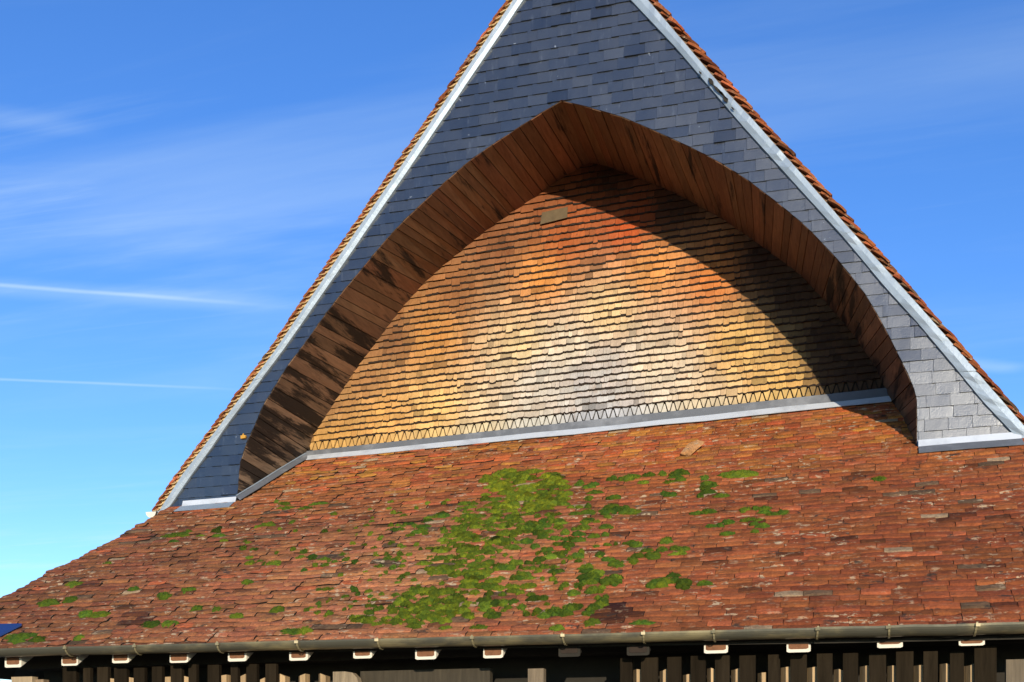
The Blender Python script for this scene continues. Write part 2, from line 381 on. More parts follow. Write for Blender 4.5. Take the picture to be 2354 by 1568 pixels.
# ------------------------------------------------------------------ recessed shingle wall
wall = obj('recessed_wall', poly_slab(BACK, DEPTH + .002, DEPTH + .1), DARK, bld)
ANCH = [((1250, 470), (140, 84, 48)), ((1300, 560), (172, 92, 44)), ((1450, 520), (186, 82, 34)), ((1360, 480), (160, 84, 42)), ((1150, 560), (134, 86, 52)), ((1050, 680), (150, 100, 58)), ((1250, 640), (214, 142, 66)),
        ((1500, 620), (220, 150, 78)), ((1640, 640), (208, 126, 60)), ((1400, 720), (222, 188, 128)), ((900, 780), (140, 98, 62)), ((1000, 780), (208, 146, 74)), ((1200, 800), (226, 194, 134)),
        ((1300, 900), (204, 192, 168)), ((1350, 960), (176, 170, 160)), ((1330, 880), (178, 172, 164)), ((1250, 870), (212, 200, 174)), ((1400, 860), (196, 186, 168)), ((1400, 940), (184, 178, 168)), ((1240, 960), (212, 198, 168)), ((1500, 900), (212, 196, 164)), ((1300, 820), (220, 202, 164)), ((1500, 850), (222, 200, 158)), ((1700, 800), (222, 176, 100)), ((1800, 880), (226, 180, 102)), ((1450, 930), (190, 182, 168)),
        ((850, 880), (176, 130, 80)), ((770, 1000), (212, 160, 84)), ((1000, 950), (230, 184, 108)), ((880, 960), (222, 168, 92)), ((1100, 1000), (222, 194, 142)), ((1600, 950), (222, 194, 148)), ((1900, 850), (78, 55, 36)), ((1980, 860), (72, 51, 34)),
        ((1750, 600), (72, 48, 32)), ((1550, 480), (80, 52, 34)), ((1400, 420), (70, 46, 30)), ((760, 950), (160, 120, 76)), ((1900, 780), (76, 53, 34)), ((1820, 680), (74, 52, 34))]  # darkest entries, upper and far right, paint the arch's shade into the shingle colour
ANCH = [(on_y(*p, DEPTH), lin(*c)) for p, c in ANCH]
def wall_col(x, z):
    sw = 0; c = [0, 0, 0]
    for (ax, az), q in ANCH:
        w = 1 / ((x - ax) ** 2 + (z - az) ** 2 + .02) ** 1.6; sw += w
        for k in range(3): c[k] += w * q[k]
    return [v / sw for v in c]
zL, zR = B_ARCH_L[1][1], B_ARCH_R[-2][1]; xL, xR = B_ARCH_L[1][0], B_ARCH_R[-2][0]
tilt = (zR - zL) / (xR - xL)
base_z = lambda x: zL + (x - xL) * tilt
def shear(pl, s): return [(x, z + s * (x - xL) * tilt) for x, z in pl]
BACK0 = shear(BACK, -1)
pieces = []; RH = .0735; z = zL + .105; row = 0
plate_pt = on_y(1275, 500, DEPTH); plate0 = shear([plate_pt], -1)[0]
while z < BACK0[len(B_ARCH_L) - 1][1] + .05:
    x = xL - .4 + R(0, .05)
    lowk = max(0, min(1, 1 - (z - zL) / 2.6))
    while x < xR + .4:
        w = R(.06, .17) if random.random() < .7 - .3 * lowk else R(.04, .085)
        zb, zt = z + R(-.0035, .0035) - (R(.008, .018) if random.random() < .05 else 0), z + RH * 1.2
        pl = clip_rect(BACK0, x + .0005, x + w - R(.0005, .002), zb, zt)
        if pl and abs(area(pl)) > 1e-4:
            nb_ = 0
            if len(pl) == 4 and abs(area(pl)) > .9 * w * (zt - zb) * .9:
                n = max(2, int(w / .025)); j = .0015 + .0035 * lowk
                bot = [(x + .001 + (w - .002) * i / n, zb + R(-j, j) + (.004 if i in (0, n) else 0)) for i in range(n + 1)]
                pl = bot + [(x + w - .0015, zt), (x + .0005, zt)]; nb_ = n
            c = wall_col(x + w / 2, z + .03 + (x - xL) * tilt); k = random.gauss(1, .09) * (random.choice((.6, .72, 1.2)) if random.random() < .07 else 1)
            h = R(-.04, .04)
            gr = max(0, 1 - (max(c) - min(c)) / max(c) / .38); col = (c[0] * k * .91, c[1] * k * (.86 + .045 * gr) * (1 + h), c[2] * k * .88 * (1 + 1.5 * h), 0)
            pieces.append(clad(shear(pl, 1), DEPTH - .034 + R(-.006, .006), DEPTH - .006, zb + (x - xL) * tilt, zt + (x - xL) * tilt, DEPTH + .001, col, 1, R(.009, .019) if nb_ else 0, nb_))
        x += w
    z += RH * R(.93, 1.07); row += 1
emit('shingle', 'shingle_cladding', pieces, [SHINGLE, ENDGRAIN], wall, 300)
# bottom course: pointed shingles, up and down, with dark gaps
pt = .090; x = xL + .01; pcs = []; H0, H1 = .006, .118
while x < xR - .02:
    j = lambda a=.003: R(-a, a)
    gap = .0095
    down = [(x + gap + j(), H1 - .002), (x + pt - gap + j(), H1 - .002), (x + pt / 2 + .006 + j(), H0 + .010), (x + pt / 2 - .006 + j(), H0 + .010)]
    up = [(x + pt / 2 + gap + .006 + j(), H0), (x + pt * 1.5 - gap - .006 + j(), H0), (x + pt + .005 + j(), H1 - .024), (x + pt - .005 + j(), H1 - .024)]
    for pl, yf in ((down, DEPTH - .026), (up, DEPTH - .020)):
        pl = [(a, b + base_z(a)) for a, b in pl]
        if len(pl) < 3 or pl[0][0] < xL or pl[1][0] > xR: continue
        mx = sum(a for a, b in pl) / 4
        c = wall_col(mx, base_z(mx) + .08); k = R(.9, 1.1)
        zb, zt = min(b for a, b in pl), max(b for a, b in pl)
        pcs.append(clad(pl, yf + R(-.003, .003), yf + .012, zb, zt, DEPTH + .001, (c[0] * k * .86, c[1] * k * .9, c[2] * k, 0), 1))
    x += pt
for p in pcs: obj('pointed_shingle', p, [SHINGLE, ENDGRAIN], wall)
px0, pz0 = plate_pt
p = Piece(col=(.2, .17, .12, 0))
p.prism([(px0 - .15, DEPTH - .046, pz0 - .075), (px0 + .145, DEPTH - .046, pz0 - .042), (px0 + .15, DEPTH - .040, pz0 + .075), (px0 - .13, DEPTH - .040, pz0 + .052)],
        [(px0 - .15, DEPTH - .038, pz0 - .075), (px0 + .145, DEPTH - .038, pz0 - .042), (px0 + .15, DEPTH - .03, pz0 + .075), (px0 - .13, DEPTH - .03, pz0 + .052)])
PLATE = mk_flat('dull_plate', lin(104, 86, 60), amt=.4, sc=18, rough=.6)
obj('repair_plate', p, PLATE, wall, label='dull grey plate patching the shingles')

# ------------------------------------------------------------------ timber soffit of the arch
def resample(pl, n):
    d = [0]
    for a, b in zip(pl, pl[1:]): d.append(d[-1] + math.hypot(b[0] - a[0], b[1] - a[1]))
    def at(u):
        s = u * d[-1]
        for i in range(len(d) - 1):
            if s <= d[i + 1] + 1e-9:
                k = (s - d[i]) / max(1e-9, d[i + 1] - d[i]); return (pl[i][0] + k * (pl[i + 1][0] - pl[i][0]), pl[i][1] + k * (pl[i + 1][1] - pl[i][1]))
        return pl[-1]
    return at, d[-1]
def thick(a, b, c, d, t, off):
    """board with corners a b (front) c d (back), thickened away from the opening"""
    A, B, C_, D = map(Vector, (a, b, c, d)); n = (B - A).cross(D - A).normalized()
    cen = (A + B + C_ + D) / 4
    if n.dot(Vector((0, cen.y, 5.2)) - cen) > 0: n = -n
    return [tuple(v + n * off) for v in (A, B, C_, D)], [tuple(v + n * (off + t)) for v in (A, B, C_, D)]
FKEY = {0: [(546, 1160), (567, 1017), (650, 855), (883, 556), (1082, 368), (1248, 257), (1291, 232)], 1: [(1291, 232), (1350, 246), (1590, 340), (1760, 447), (1895, 563), (2041, 768), (2107, 940), (2107, 1030)]}
BKEY = {0: [(664, 1215), (683, 1100), (772, 921), (1007, 625), (1187, 485), (1330, 389), (1357, 375)], 1: [(1357, 375), (1406, 387), (1654, 502), (1756, 571), (1870, 665), (1996, 822), (2055, 990), (2058, 1075)]}
B_EXT_L = [on_y(664, 1215, DEPTH)] + B_ARCH_L; B_EXT_R = B_ARCH_R + [on_y(2055, 990, DEPTH), on_y(2058, 1075, DEPTH)]
def frac(pl, q):
    d, best = 0, (9, 0)
    for a, b in zip(pl, pl[1:]):
        L = math.hypot(b[0] - a[0], b[1] - a[1]); k = max(0, min(1, ((q[0] - a[0]) * (b[0] - a[0]) + (q[1] - a[1]) * (b[1] - a[1])) / L ** 2))
        e = math.hypot(a[0] + k * (b[0] - a[0]) - q[0], a[1] + k * (b[1] - a[1]) - q[1])
        if e < best[0]: best = (e, d + k * L)
        d += L
    return best[1] / d
back_pieces = []; planks = []
for side, fa, ba, cnt in ((0, F_ARCH_L, B_EXT_L, 48), (1, F_ARCH_R, B_EXT_R, 48)):
    fat, fl = resample(fa, 0); bat0, bl = resample(ba, 0)
    kf = sorted((frac(fa, on_y(*f_, 0)), frac(ba, on_y(*b_, DEPTH))) for f_, b_ in zip(FKEY[side], BKEY[side])); kf[0] = (0, 0); kf[-1] = (1, 1)
    bat = lambda u: bat0(max(0, min(1, interp(kf, u, 0))))
    ws = [R(.7, 1.35) for _ in range(cnt)]; tot = sum(ws); u = 0
    for i, w in enumerate(ws):
        u0, u1 = u / tot, (u + w) / tot; u += w
        e = .0036 / fl
        p0, p1, q0, q1 = fat(u0 + e), fat(u1 - e), bat(u0 + e), bat(u1 - e)
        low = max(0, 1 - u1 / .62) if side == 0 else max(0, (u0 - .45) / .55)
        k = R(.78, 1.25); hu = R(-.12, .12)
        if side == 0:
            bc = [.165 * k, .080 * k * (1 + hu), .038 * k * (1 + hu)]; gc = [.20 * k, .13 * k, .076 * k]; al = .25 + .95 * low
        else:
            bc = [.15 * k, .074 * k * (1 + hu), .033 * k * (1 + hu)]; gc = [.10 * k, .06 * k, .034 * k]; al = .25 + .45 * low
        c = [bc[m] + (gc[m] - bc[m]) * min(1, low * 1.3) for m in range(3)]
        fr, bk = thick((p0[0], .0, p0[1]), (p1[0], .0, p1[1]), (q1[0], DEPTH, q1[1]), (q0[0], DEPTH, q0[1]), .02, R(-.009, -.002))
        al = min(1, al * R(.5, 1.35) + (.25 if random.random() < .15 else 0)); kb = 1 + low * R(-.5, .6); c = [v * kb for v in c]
        planks.append(Piece(col=(*c, min(1, al))).prism(fr, bk))
    m = 24
    for i in range(m):
        p0, p1, q0, q1 = fat(i / m), fat((i + 1) / m), bat(i / m), bat((i + 1) / m)
        fr, bk = thick((p0[0], .11, p0[1]), (p1[0], .11, p1[1]), (q1[0], DEPTH + .05, q1[1]), (q0[0], DEPTH + .05, q0[1]), .03, .03)
        back_pieces.append(Piece().prism(fr, bk))
soffit = obj('arch_soffit', back_pieces, DARK, bld)
for p in planks: obj('plank', p, PLANK, soffit)

# ------------------------------------------------------------------ front tiled roof
Y_EAVE, EX = -2.86, .0705
hip = [on_roof(x, y) for x, y in [(352, 1194), (307, 1219), (270, 1240), (225, 1264), (161, 1298), (112, 1320), (45, 1361), (0, 1383)]]
hip = [(p.y, p.x) for p in hip]
def hip_x(y):
    if y > hip[0][0]: return hip[0][1] + .0
    if y < hip[-1][0]: return hip[-1][1] + (y - hip[-1][0]) * .22
    return interp(hip, y, 0)
def left_edge(y): return hip_x(y) if y < .0 else -3.86 + .35 * y
def right_edge(y): return 5.0 - .0 * y if y < .0 else 3.62 - .35 * y
def surf(x, y, h=0):
    sag = .014 * mnoise.noise(Vector((x * .5, y * .6, 2))) + .006 * mnoise.noise(Vector((x * 1.9, y * 2.1, 7)))
    return Vector((x, y, roof_z(x, y) + sag)) + Vector((0, -.55, .83)) * h
deck = Piece(); ny = 16
for i in range(ny):
    y0, y1 = Y_EAVE + .03 + (DEPTH + .04 - Y_EAVE - .03) * i / ny, Y_EAVE + .03 + (DEPTH + .04 - Y_EAVE - .03) * (i + 1) / ny
    for j in range(8):
        a = [left_edge(y) + .06 + (right_edge(y) - left_edge(y) - .06) * f for y in (y0, y1) for f in (j / 8, (j + 1) / 8)]
        q = [surf(a[0], y0, -.03), surf(a[1], y0, -.03), surf(a[3], y1, -.03), surf(a[2], y1, -.03)]
        deck.prism(q, [v - Vector((0, 0, .03)) for v in q])
# steep side slope falling away behind the left hip, and its mirror on the right
for i in range(7):
    for sgn in (0, 1):
        (y0, x0), (y1, x1) = hip[i], hip[i + 1]
        x0 += .06; x1 += .06
        if sgn: x0, x1 = 5.02, 5.02
        a, b_ = surf(x0, y0, -.035), surf(x1, y1, -.035); o = Vector((-.30 if not sgn else .6, 0, -1.2))
        q = [a, b_, b_ + o * max(.02, (b_.z - 2.4) / 1.2), a + o * max(.02, (a.z - 2.4) / 1.2)]
        deck.prism(q, [v + Vector((.05 if not sgn else -.05, 0, 0)) for v in q])
roof = obj('front_roof', deck, DARK, bld)

def tile_piece(x, w, y, rag, length=1.9):
    """one plain tile: bowed slab with a broken lower edge, lying on the one below"""
    n = 4; th = .012 * R(.85, 1.3); p = Piece()
    yb = y + R(-.004, .004) * (1 + rag); lean = R(-.004, .004) * (1 + 1.6 * rag); bow = R(0, .006); lift = (.023 + .022 * max(0, rag - .3)) + R(-.004, .004) * (1 + 1.4 * rag)
    top, bot = [], []
    rows_ = ((0, 1.0), (.22, .9), (1, .0))
    for (s, hk) in rows_:
        for i in range(n + 1):
            f = i / n; xx = x + w * f
            yj = yb + EX * length * s + (lean * (f - .5) * 2 + R(-1, 1) * (.0015 + .006 * rag)) * (1 if s == 0 else .4 if s < 1 else 0)
            hh = lift * hk + bow * (1 - (2 * f - 1) ** 2) * hk + R(-.0012, .0012) * (1 + 2.4 * rag)
            if s == 0 and i in (0, n): hh -= R(0, .003) * (1 + rag); yj += R(0, .006) * (1 + rag)
            if s == 0: hh -= R(.0, .005) * (.4 + rag)
            top.append(surf(xx, yj, hh))
    m = n + 1
    bot = [surf(top[i].x, top[i].y + .001, max(-.02, lift - th * (1 - .5 * rag) + R(-.004, .003))) for i in range(m)]
    low = [surf(top[i].x, top[i].y + .010, -.012) for i in range(m)]
    F = []
    for r in range(2):
        for i in range(n): F.append((r * m + i, r * m + i + 1, (r + 1) * m + i + 1, (r + 1) * m + i))
    k = 3 * m
    for i in range(n): F.append((k + i, k + i + 1, i + 1, i))
    nt_ = len(F)
    for i in range(n): F.append((k + m + i, k + m + i + 1, k + i + 1, k + i))
    k2 = k + 2 * m
    side = [surf(x, y + EX * length, -.02), surf(x + w, y + EX * length, -.02)]
    F += [(k, 0, m, 2 * m, k2, k + m), (k + n, k + m + n, k2 + 1, 2 * m + n, m + n, n)]
    p.add(top + bot + low + side, F); p.mi = [0] * nt_ + [1] * n + [1, 1]
    return p
pieces = []; y = Y_EAVE; row = 0
DARK_PATCH = on_roof(1392, 1418).to_2d()
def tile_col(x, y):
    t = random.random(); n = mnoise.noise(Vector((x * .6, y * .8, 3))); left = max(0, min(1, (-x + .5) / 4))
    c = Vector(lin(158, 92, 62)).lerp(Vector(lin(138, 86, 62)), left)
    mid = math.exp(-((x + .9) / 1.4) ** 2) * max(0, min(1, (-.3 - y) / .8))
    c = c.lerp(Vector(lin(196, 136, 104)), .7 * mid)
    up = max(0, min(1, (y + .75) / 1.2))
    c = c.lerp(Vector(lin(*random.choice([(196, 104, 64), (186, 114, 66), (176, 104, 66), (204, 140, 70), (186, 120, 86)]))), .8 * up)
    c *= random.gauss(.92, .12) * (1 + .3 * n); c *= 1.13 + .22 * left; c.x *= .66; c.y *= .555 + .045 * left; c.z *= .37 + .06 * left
    ds = (Vector((x, y)) - DARK_PATCH).length; c *= 1 - .72 * max(0, min(1, (.20 - ds) / .08))  # tiles darker inside a small round patch above the gutter
    c.y *= R(.88, 1.12)
    if t < .010: c = Vector(lin(160, 130, 96)) * R(.8, 1.05)
    elif t < .045 and y < -.2: c = Vector(lin(104, 78, 54)) * R(.6, 1.1)
    elif t < .08: c = Vector(lin(176, 92, 54)) * .85
    elif t < .125 and y < -.4: c *= .45
    return (max(.01, c.x), max(.008, c.y), max(.006, c.z), 1)
while y < DEPTH - .08:
    le, re = left_edge(y), right_edge(y)
    x = le + R(-.02, .02); le0 = x
    while x < re:
        rag = .22 + .42 * max(0, min(1, (.9 - x) / 2.2))
        w = R(.165, .205) if random.random() < .84 else R(.09, .24)
        if rag > .5 and random.random() < .3: w = R(.22, .36)
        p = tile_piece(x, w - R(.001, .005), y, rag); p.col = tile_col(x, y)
        pieces.append(p); x += w
    # side tiles at the hip, turning down round the corner
    if y < -.05:
        p = Piece(col=tile_col(le0, y))
        a = [surf(le0 + .09, y - .012, .026), surf(le0 + .09, y + EX * 1.6, .004), surf(le0 - .035, y + EX * 1.6, -.03), surf(le0 - R(.03, .055), y + R(-.015, .01), -.008)]
        p.prism(a, [v - Vector((-.01, 0, .05)) for v in a]); pieces.append(p)
    y += EX; row += 1
emit('roof_tile', 'tile_covering', pieces, [TILE, DIRT], roof, 300)

# ------------------------------------------------------------------ main roof slopes behind the gable, verge tiles, mortar, zinc rakes
def poly_at(pl): return resample(pl, 0)
def rake(side, zin, zout, tin, nseg, ntile):
    sg = -1 if side == 0 else 1
    ts, tl = poly_at(tin); zs, zl = poly_at(zout); ss, sl = poly_at(zin)
    deck_ = []
    for i in range(10):
        a, b_ = zs(i / 10), zs((i + 1) / 10); d = Vector((b_[0] - a[0], 0, b_[1] - a[1])).normalized(); n = Vector((sg * abs(d.z), 0, abs(d.x)))
        q = [Vector((a[0], .0, a[1])), Vector((b_[0], .0, b_[1])), Vector((b_[0], 8, b_[1])), Vector((a[0], 8, a[1]))]
        deck_.append(Piece().prism([v - n * .002 for v in q], [v - n * .12 for v in q]))
    r = obj('main_roof', deck_, DARK, bld)
    # field of tiles behind the verge, one stepped course after another
    crs = Piece(col=(*lin(150, 78, 50), 1)); fieldp = []
    m = 66
    for i in range(m):
        a, b_ = zs(i / m), zs((i + 1.5) / m if i < m - 1 else 1); d = Vector((b_[0] - a[0], 0, b_[1] - a[1])).normalized(); n = Vector((sg * abs(d.z), 0, abs(d.x)))
        A, B = Vector((a[0], .30, a[1])), Vector((b_[0], .30, b_[1])); yv = Vector((0, 7.7, 0))
        q = [A + n * .004, B + n * .034, B + n * .034 + yv, A + n * .004 + yv]
        c = tile_col(-2, -1); fp = Piece(col=c); fp.prism(q, [v - n * .018 for v in q]); fieldp.append(fp)
    obj('tile_covering', fieldp, TILE, r, kind='stuff')
    # verge tiles
    for i in range(ntile):
        u0, u1 = i / ntile, min(1, (i + 1.9) / ntile)
        a, b_ = zs(u0), zs(u1); oa, ob = ts(u0), ts(u1)
        A, B = Vector((a[0], 0, a[1])), Vector((b_[0], 0, b_[1])); d = (B - A).normalized(); n = Vector((sg * abs(d.z), 0, abs(d.x)))
        gap = (Vector((ob[0], 0, ob[1])) - B).dot(n)
        gap = max(.045, gap); h0, h1 = gap * .42, gap * R(.92, 1.06); th = R(.016, .024)
        yf = -.055 + R(-.014, .012); yb = .33; L = (B - A).length
        p = Piece(col=tile_col(R(0, 3), -1)); ks = 4; up_, dn_ = [], []
        if random.random() < .3: p.col = tuple([*(v * 1.25 for v in p.col[:3]), 1])
        bowt = R(.006, .016)
        for yy in (yf, yb):
            for k in range(ks + 1):
                f = k / ks; hh = h0 + (h1 - h0) * f + bowt * math.sin(math.pi * f)
                up_.append(A + d * (L * f) + n * hh + Vector((0, yy, 0))); dn_.append(A + d * (L * f) + n * (hh - th) + Vector((0, yy, 0)))
        kk = ks + 1; F = []
        for k in range(ks):
            F += [(k, k + 1, kk + k + 1, kk + k), (2 * kk + k, 2 * kk + k + 1, 3 * kk + k + 1, 3 * kk + k), (k, k + 1, 2 * kk + k + 1, 2 * kk + k)]
        F += [(ks, kk + ks, 3 * kk + ks, 2 * kk + ks)]
        p.add(up_ + dn_, F)
        obj('verge_tile', p, TILE, r)
    # mortar bed under the verge tiles, scalloped where it was pressed between them
    mp_ = Piece()
    for i in range(ntile):
        u0, u1 = i / ntile, (i + .97) / ntile
        a, b_ = zs(u0), zs(u1); A, B = Vector((a[0], 0, a[1])), Vector((b_[0], 0, b_[1])); d = (B - A).normalized(); n = Vector((sg * abs(d.z), 0, abs(d.x)))
        ob = ts(u1); gap = max(.045, (Vector((ob[0], 0, ob[1])) - B).dot(n)); L = (B - A).length
        fr = []
        for f, h in ((0, -.004), (1, -.004), (1, .34 if side else .60), (.8, .2 if side else .42), (.5, .10 if side else .20), (.2, .08 if side else .26), (0, .18 if side else .34)):
            fr.append(A + d * (L * f) + n * (gap * h * R(.8, 1.15) if h > 0 else h) + Vector((0, -.034 + R(-.004, .004), 0)))
        mp_.prism(fr, [v + Vector((0, .05, 0)) for v in fr])
    for i in range(ntile):
        if side: break
        u0, u1 = i / ntile, (i + 1) / ntile
        a, b_ = zs(u0), zs(u1); A, B = Vector((a[0], 0, a[1])), Vector((b_[0], 0, b_[1])); d = (B - A).normalized(); n = Vector((sg * abs(d.z), 0, abs(d.x))); L = (B - A).length
        ob = ts(u1); gap = max(.045, (Vector((ob[0], 0, ob[1])) - B).dot(n)); fr = []
        for f, h in ((-.1, .0), (.25, .10), (.55, .34), (.75, .60), (1.0, .84), (.85, .82), (.58, .54), (.3, .28), (-.1, .12)):
            fr.append(A + d * (L * f) + n * (gap * h * R(.92, 1.08)) + Vector((0, -.062 + R(-.004, .004), 0)))
        mp_.prism(fr, [v + Vector((0, .06, 0)) for v in fr])
    obj('mortar_bed', mp_, MORTAR if side == 0 else MORTAR_OLD, r)
    # zinc rake strips with lapped joints
    for k in range(nseg):
        fa, fb = [], []; S = 10
        pz = Piece(); prev = None
        u_a, u_b = k / nseg, (k + 1) / nseg + .004
        for s in range(S + 1):
            u = min(1, u_a + (u_b - u_a) * s / S)
            i_, o_ = ss(u), zs(u)
            wob = R(-.004, .004) if side else R(-.0015, .0015)
            I, O = Vector((i_[0], -.028 - .003 * s / S, i_[1])), Vector((o_[0], -.046 - .003 * s / S + wob, o_[1]))
            Mid = I.lerp(O, .5) + Vector((0, -.006 + wob, 0))
            edge = I + (I - O).normalized() * .004
            cur = [edge + Vector((0, .026, 0)), I, Mid, O, O + Vector((0, .05, 0))]
            if prev:
                pz.add(prev + cur, [(j, j + 1, 6 + j, 5 + j) for j in range(4)])
            else: pz.add(cur, [(0, 1, 2, 3, 4)])
            prev = cur
        obj('rake_flashing', pz, ZINC, r, fix=True)
    return r
MORTAR_OLD = mk_flat('grey_mortar', lin(120, 92, 66), amt=.5, sc=24)
rl = rake(0, L_SLATE, L_ZINC, L_TILE, 8, 104)
rr = rake(1, R_SLATE, R_ZINC, R_TILE, 8, 66)
# ridge cap
ax, az = L_TILE[0]
rc = Piece(col=(*lin(160, 84, 54), 1)); pr = [(ax + .16 * math.cos(a), az - .06 + .14 * math.sin(a)) for a in [math.pi * i / 8 for i in range(9)]]
for k in range(20):
    y0 = -.07 + .4 * k; s = 1.0
    fr = [(x, y0, z_) for x, z_ in pr]; bk = [(ax + (x - ax) * .94, y0 + .41, az + (z_ - az) * .94 - .004) for x, z_ in pr]
    p = Piece(col=tile_col(2, -1)).prism(fr, bk); obj('ridge_tile', p, TILE, rl)
# torn, blackened spot on the right rake zinc
for (x0, y0), (x1, y1), w in (((1628, 180), (1640, 196), .022), ((1636, 194), (1664, 222), .012), ((1650, 206), (1672, 232), .010), ((1662, 222), (1672, 236), .02), ((1606, 164), (1612, 172), .008), ((1680, 246), (1688, 254), .008)):
    a, b_ = on_y(x0, y0, -.05), on_y(x1, y1, -.05); d = Vector((b_[0] - a[0], 0, b_[1] - a[1])); nn = Vector((d.z, 0, -d.x)).normalized(); fr = []
    for f in (0, .3, .6, 1, .7, .35):
        sgn = 1 if len(fr) < 4 and len(fr) > 0 and f != 1 else (-1 if len(fr) > 3 else 0)
        fr.append(Vector((a[0], -.058, a[1])) + d * f + nn * w * sgn * R(.5, 1.2))
    obj('torn_patch', Piece().prism(fr, [v + Vector((0, .006, 0)) for v in fr]), DARK, rr)

# ------------------------------------------------------------------ flashings
def strip(name, pts0, pts1, th, mat, parent, **k):
    p = Piece()
    for i in range(len(pts0) - 1):
        q = [Vector(pts0[i]), Vector(pts0[i + 1]), Vector(pts1[i + 1]), Vector(pts1[i])]; n = (q[1] - q[0]).cross(q[3] - q[0]).normalized()
        if n.z < 0 or (abs(n.z) < .2 and n.y > 0): n = -n
        p.prism([v + n * th for v in q], q)
    return obj(name, p, mat, parent, **k)
N = 14; xs = [xL - .02 + (xR + .06 - xL) * i / N for i in range(N + 1)]
strip('wall_flashing', [(x, DEPTH - .034, base_z(x) + .004) for x in xs], [(x, DEPTH - .045, surf(x, DEPTH - .05, .055).z - .008) for x in xs], .004, LEAD, bld)
strip('apron_flashing', [surf(x, DEPTH - .045, .058 + R(-.002, .002)) for x in xs], [surf(x, DEPTH - .125 + R(-.010, .010), .038 + R(-.002, .003)) for x in xs], .005, BRIGHT, bld)
# strip along the foot of the left soffit
pa, pb = [], []
for i in range(9):
    u = i / 8; xx = F_ARCH_L[0][0] + .015 + (xL - F_ARCH_L[0][0]) * u; yy = -.02 + (DEPTH - .02) * u
    v = surf(xx, yy, .03); pa.append(v + Vector((-.012, 0, .05))); pb.append(v + Vector((.05, -.03, .0)))
strip('soffit_flashing', pa, pb, .005, LEAD, bld)
strip('soffit_flashing', [v + Vector((-.004, 0, .012)) for v in pa], [v + Vector((.010, -.004, .004)) for v in pa], .004, ZINC, bld)
# zinc at the foot of each leg of the gable
def foot(x0, x1, mat_low):
    k = [x0 + (x1 - x0) * i / 5 for i in range(6)]
    strip('foot_flashing', [(x, -.022, roof_z(x, 0) + .066) for x in k], [(x, -.05, surf(x, -.06, .035).z + .004) for x in k], .004, BRIGHT, bld)
    strip('foot_apron', [surf(x, -.05, .036) for x in k], [surf(x + R(-.01, .01), -.17, .034) for x in k], .004, mat_low, bld)
foot(L_SLATE[-1][0] + .16, F_ARCH_L[0][0] - .0, ZINC); foot(F_ARCH_R[-1][0] + .01, R_SLATE[-1][0] + .02, LEAD)
# ochre clip at a slipped slate on the left leg
cx_, cz_ = on_y(560, 1004, -.02)
p = Piece(); p.prism([(cx_ - .03, -.03, cz_ - .02), (cx_ + .02, -.034, cz_ - .018), (cx_ + .03, -.034, cz_ + .01), (cx_ + .004, -.03, cz_ + .014), (cx_ - .002, -.03, cz_ + .035), (cx_ - .012, -.03, cz_ + .014), (cx_ - .032, -.03, cz_ + .012)],
                     [(cx_ - .03, -.012, cz_ - .02), (cx_ + .02, -.012, cz_ - .018), (cx_ + .03, -.012, cz_ + .01), (cx_ + .004, -.012, cz_ + .014), (cx_ - .002, -.012, cz_ + .035), (cx_ - .012, -.012, cz_ + .014), (cx_ - .032, -.012, cz_ + .012)])
obj('slate_clip', p, mk_flat('ochre_metal', lin(205, 150, 60), amt=.2), bld, label='small ochre clip beside a slipped slate')

# ------------------------------------------------------------------ gutters
def half_round(name, c0, c1, r, mat, parent, cap0=False, cap1=False, capmat=None, a0=180, a1=360):
    c0, c1 = Vector(c0), Vector(c1); d = (c1 - c0).normalized(); side = d.cross(Vector((0, 0, 1))).normalized(); up = Vector((0, 0, 1)); p = Piece(); K = 14; S = 24
    ring = [(math.cos(math.radians(a0 + (a1 - a0) * k / K)), math.sin(math.radians(a0 + (a1 - a0) * k / K))) for k in range(K + 1)]
    rows = []
    for s in range(S + 1):
        c = c0.lerp(c1, s / S) + Vector((0, R(-.002, .002), R(-.0025, .0025)))
        rows.append([c + side * (-u * r) + up * (v * r) for u, v in ring] + [c + side * (-u * (r - .003)) + up * (v * (r - .003)) for u, v in ring[::-1]])
    n = len(rows[0])
    for s in range(S): p.add(rows[s] + rows[s + 1], [(k, (k + 1) % n, n + (k + 1) % n, n + k) for k in range(n)])
    # rolled bead on the outer lip
    for s in range(S):
        c, e = rows[s][K], rows[s + 1][K]
        b0 = [c + side * (-.013 * math.cos(t) - .007) + up * .013 * math.sin(t) for t in [math.tau * i / 8 for i in range(8)]]
        b1 = [e + side * (-.013 * math.cos(t) - .007) + up * .013 * math.sin(t) for t in [math.tau * i / 8 for i in range(8)]]
        p.prism(b0, b1, 1, caps=False)
    for flag, rw in ((cap0, rows[0]), (cap1, rows[-1])):
        if flag: p.add(rw[:K + 1], [tuple(range(K + 1))], 2)
    return obj(name, p, [mat, BRIGHT, capmat or mat], parent, smooth=False)
GR = .064
gl = on_y(0, 1489, -2.95); gr_ = on_y(2353, 1429, -2.95)
gsl = (gr_[1] - gl[1]) / (gr_[0] - gl[0]); gz = lambda x: gl[1] + gsl * (x - gl[0])
GX0, GX1 = -5.35, 5.3; JOINT = on_y(1884, 1455, -2.95)[0]
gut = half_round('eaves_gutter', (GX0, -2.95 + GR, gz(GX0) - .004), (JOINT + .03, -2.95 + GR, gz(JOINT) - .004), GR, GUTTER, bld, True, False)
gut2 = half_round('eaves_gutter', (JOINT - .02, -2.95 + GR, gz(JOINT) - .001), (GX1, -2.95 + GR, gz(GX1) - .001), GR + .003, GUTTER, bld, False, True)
OCHRE = mk_zinc('gutter_bracket_metal', (.30, .235, .115), .5, .3, .004, (.46, .38, .22), .5)
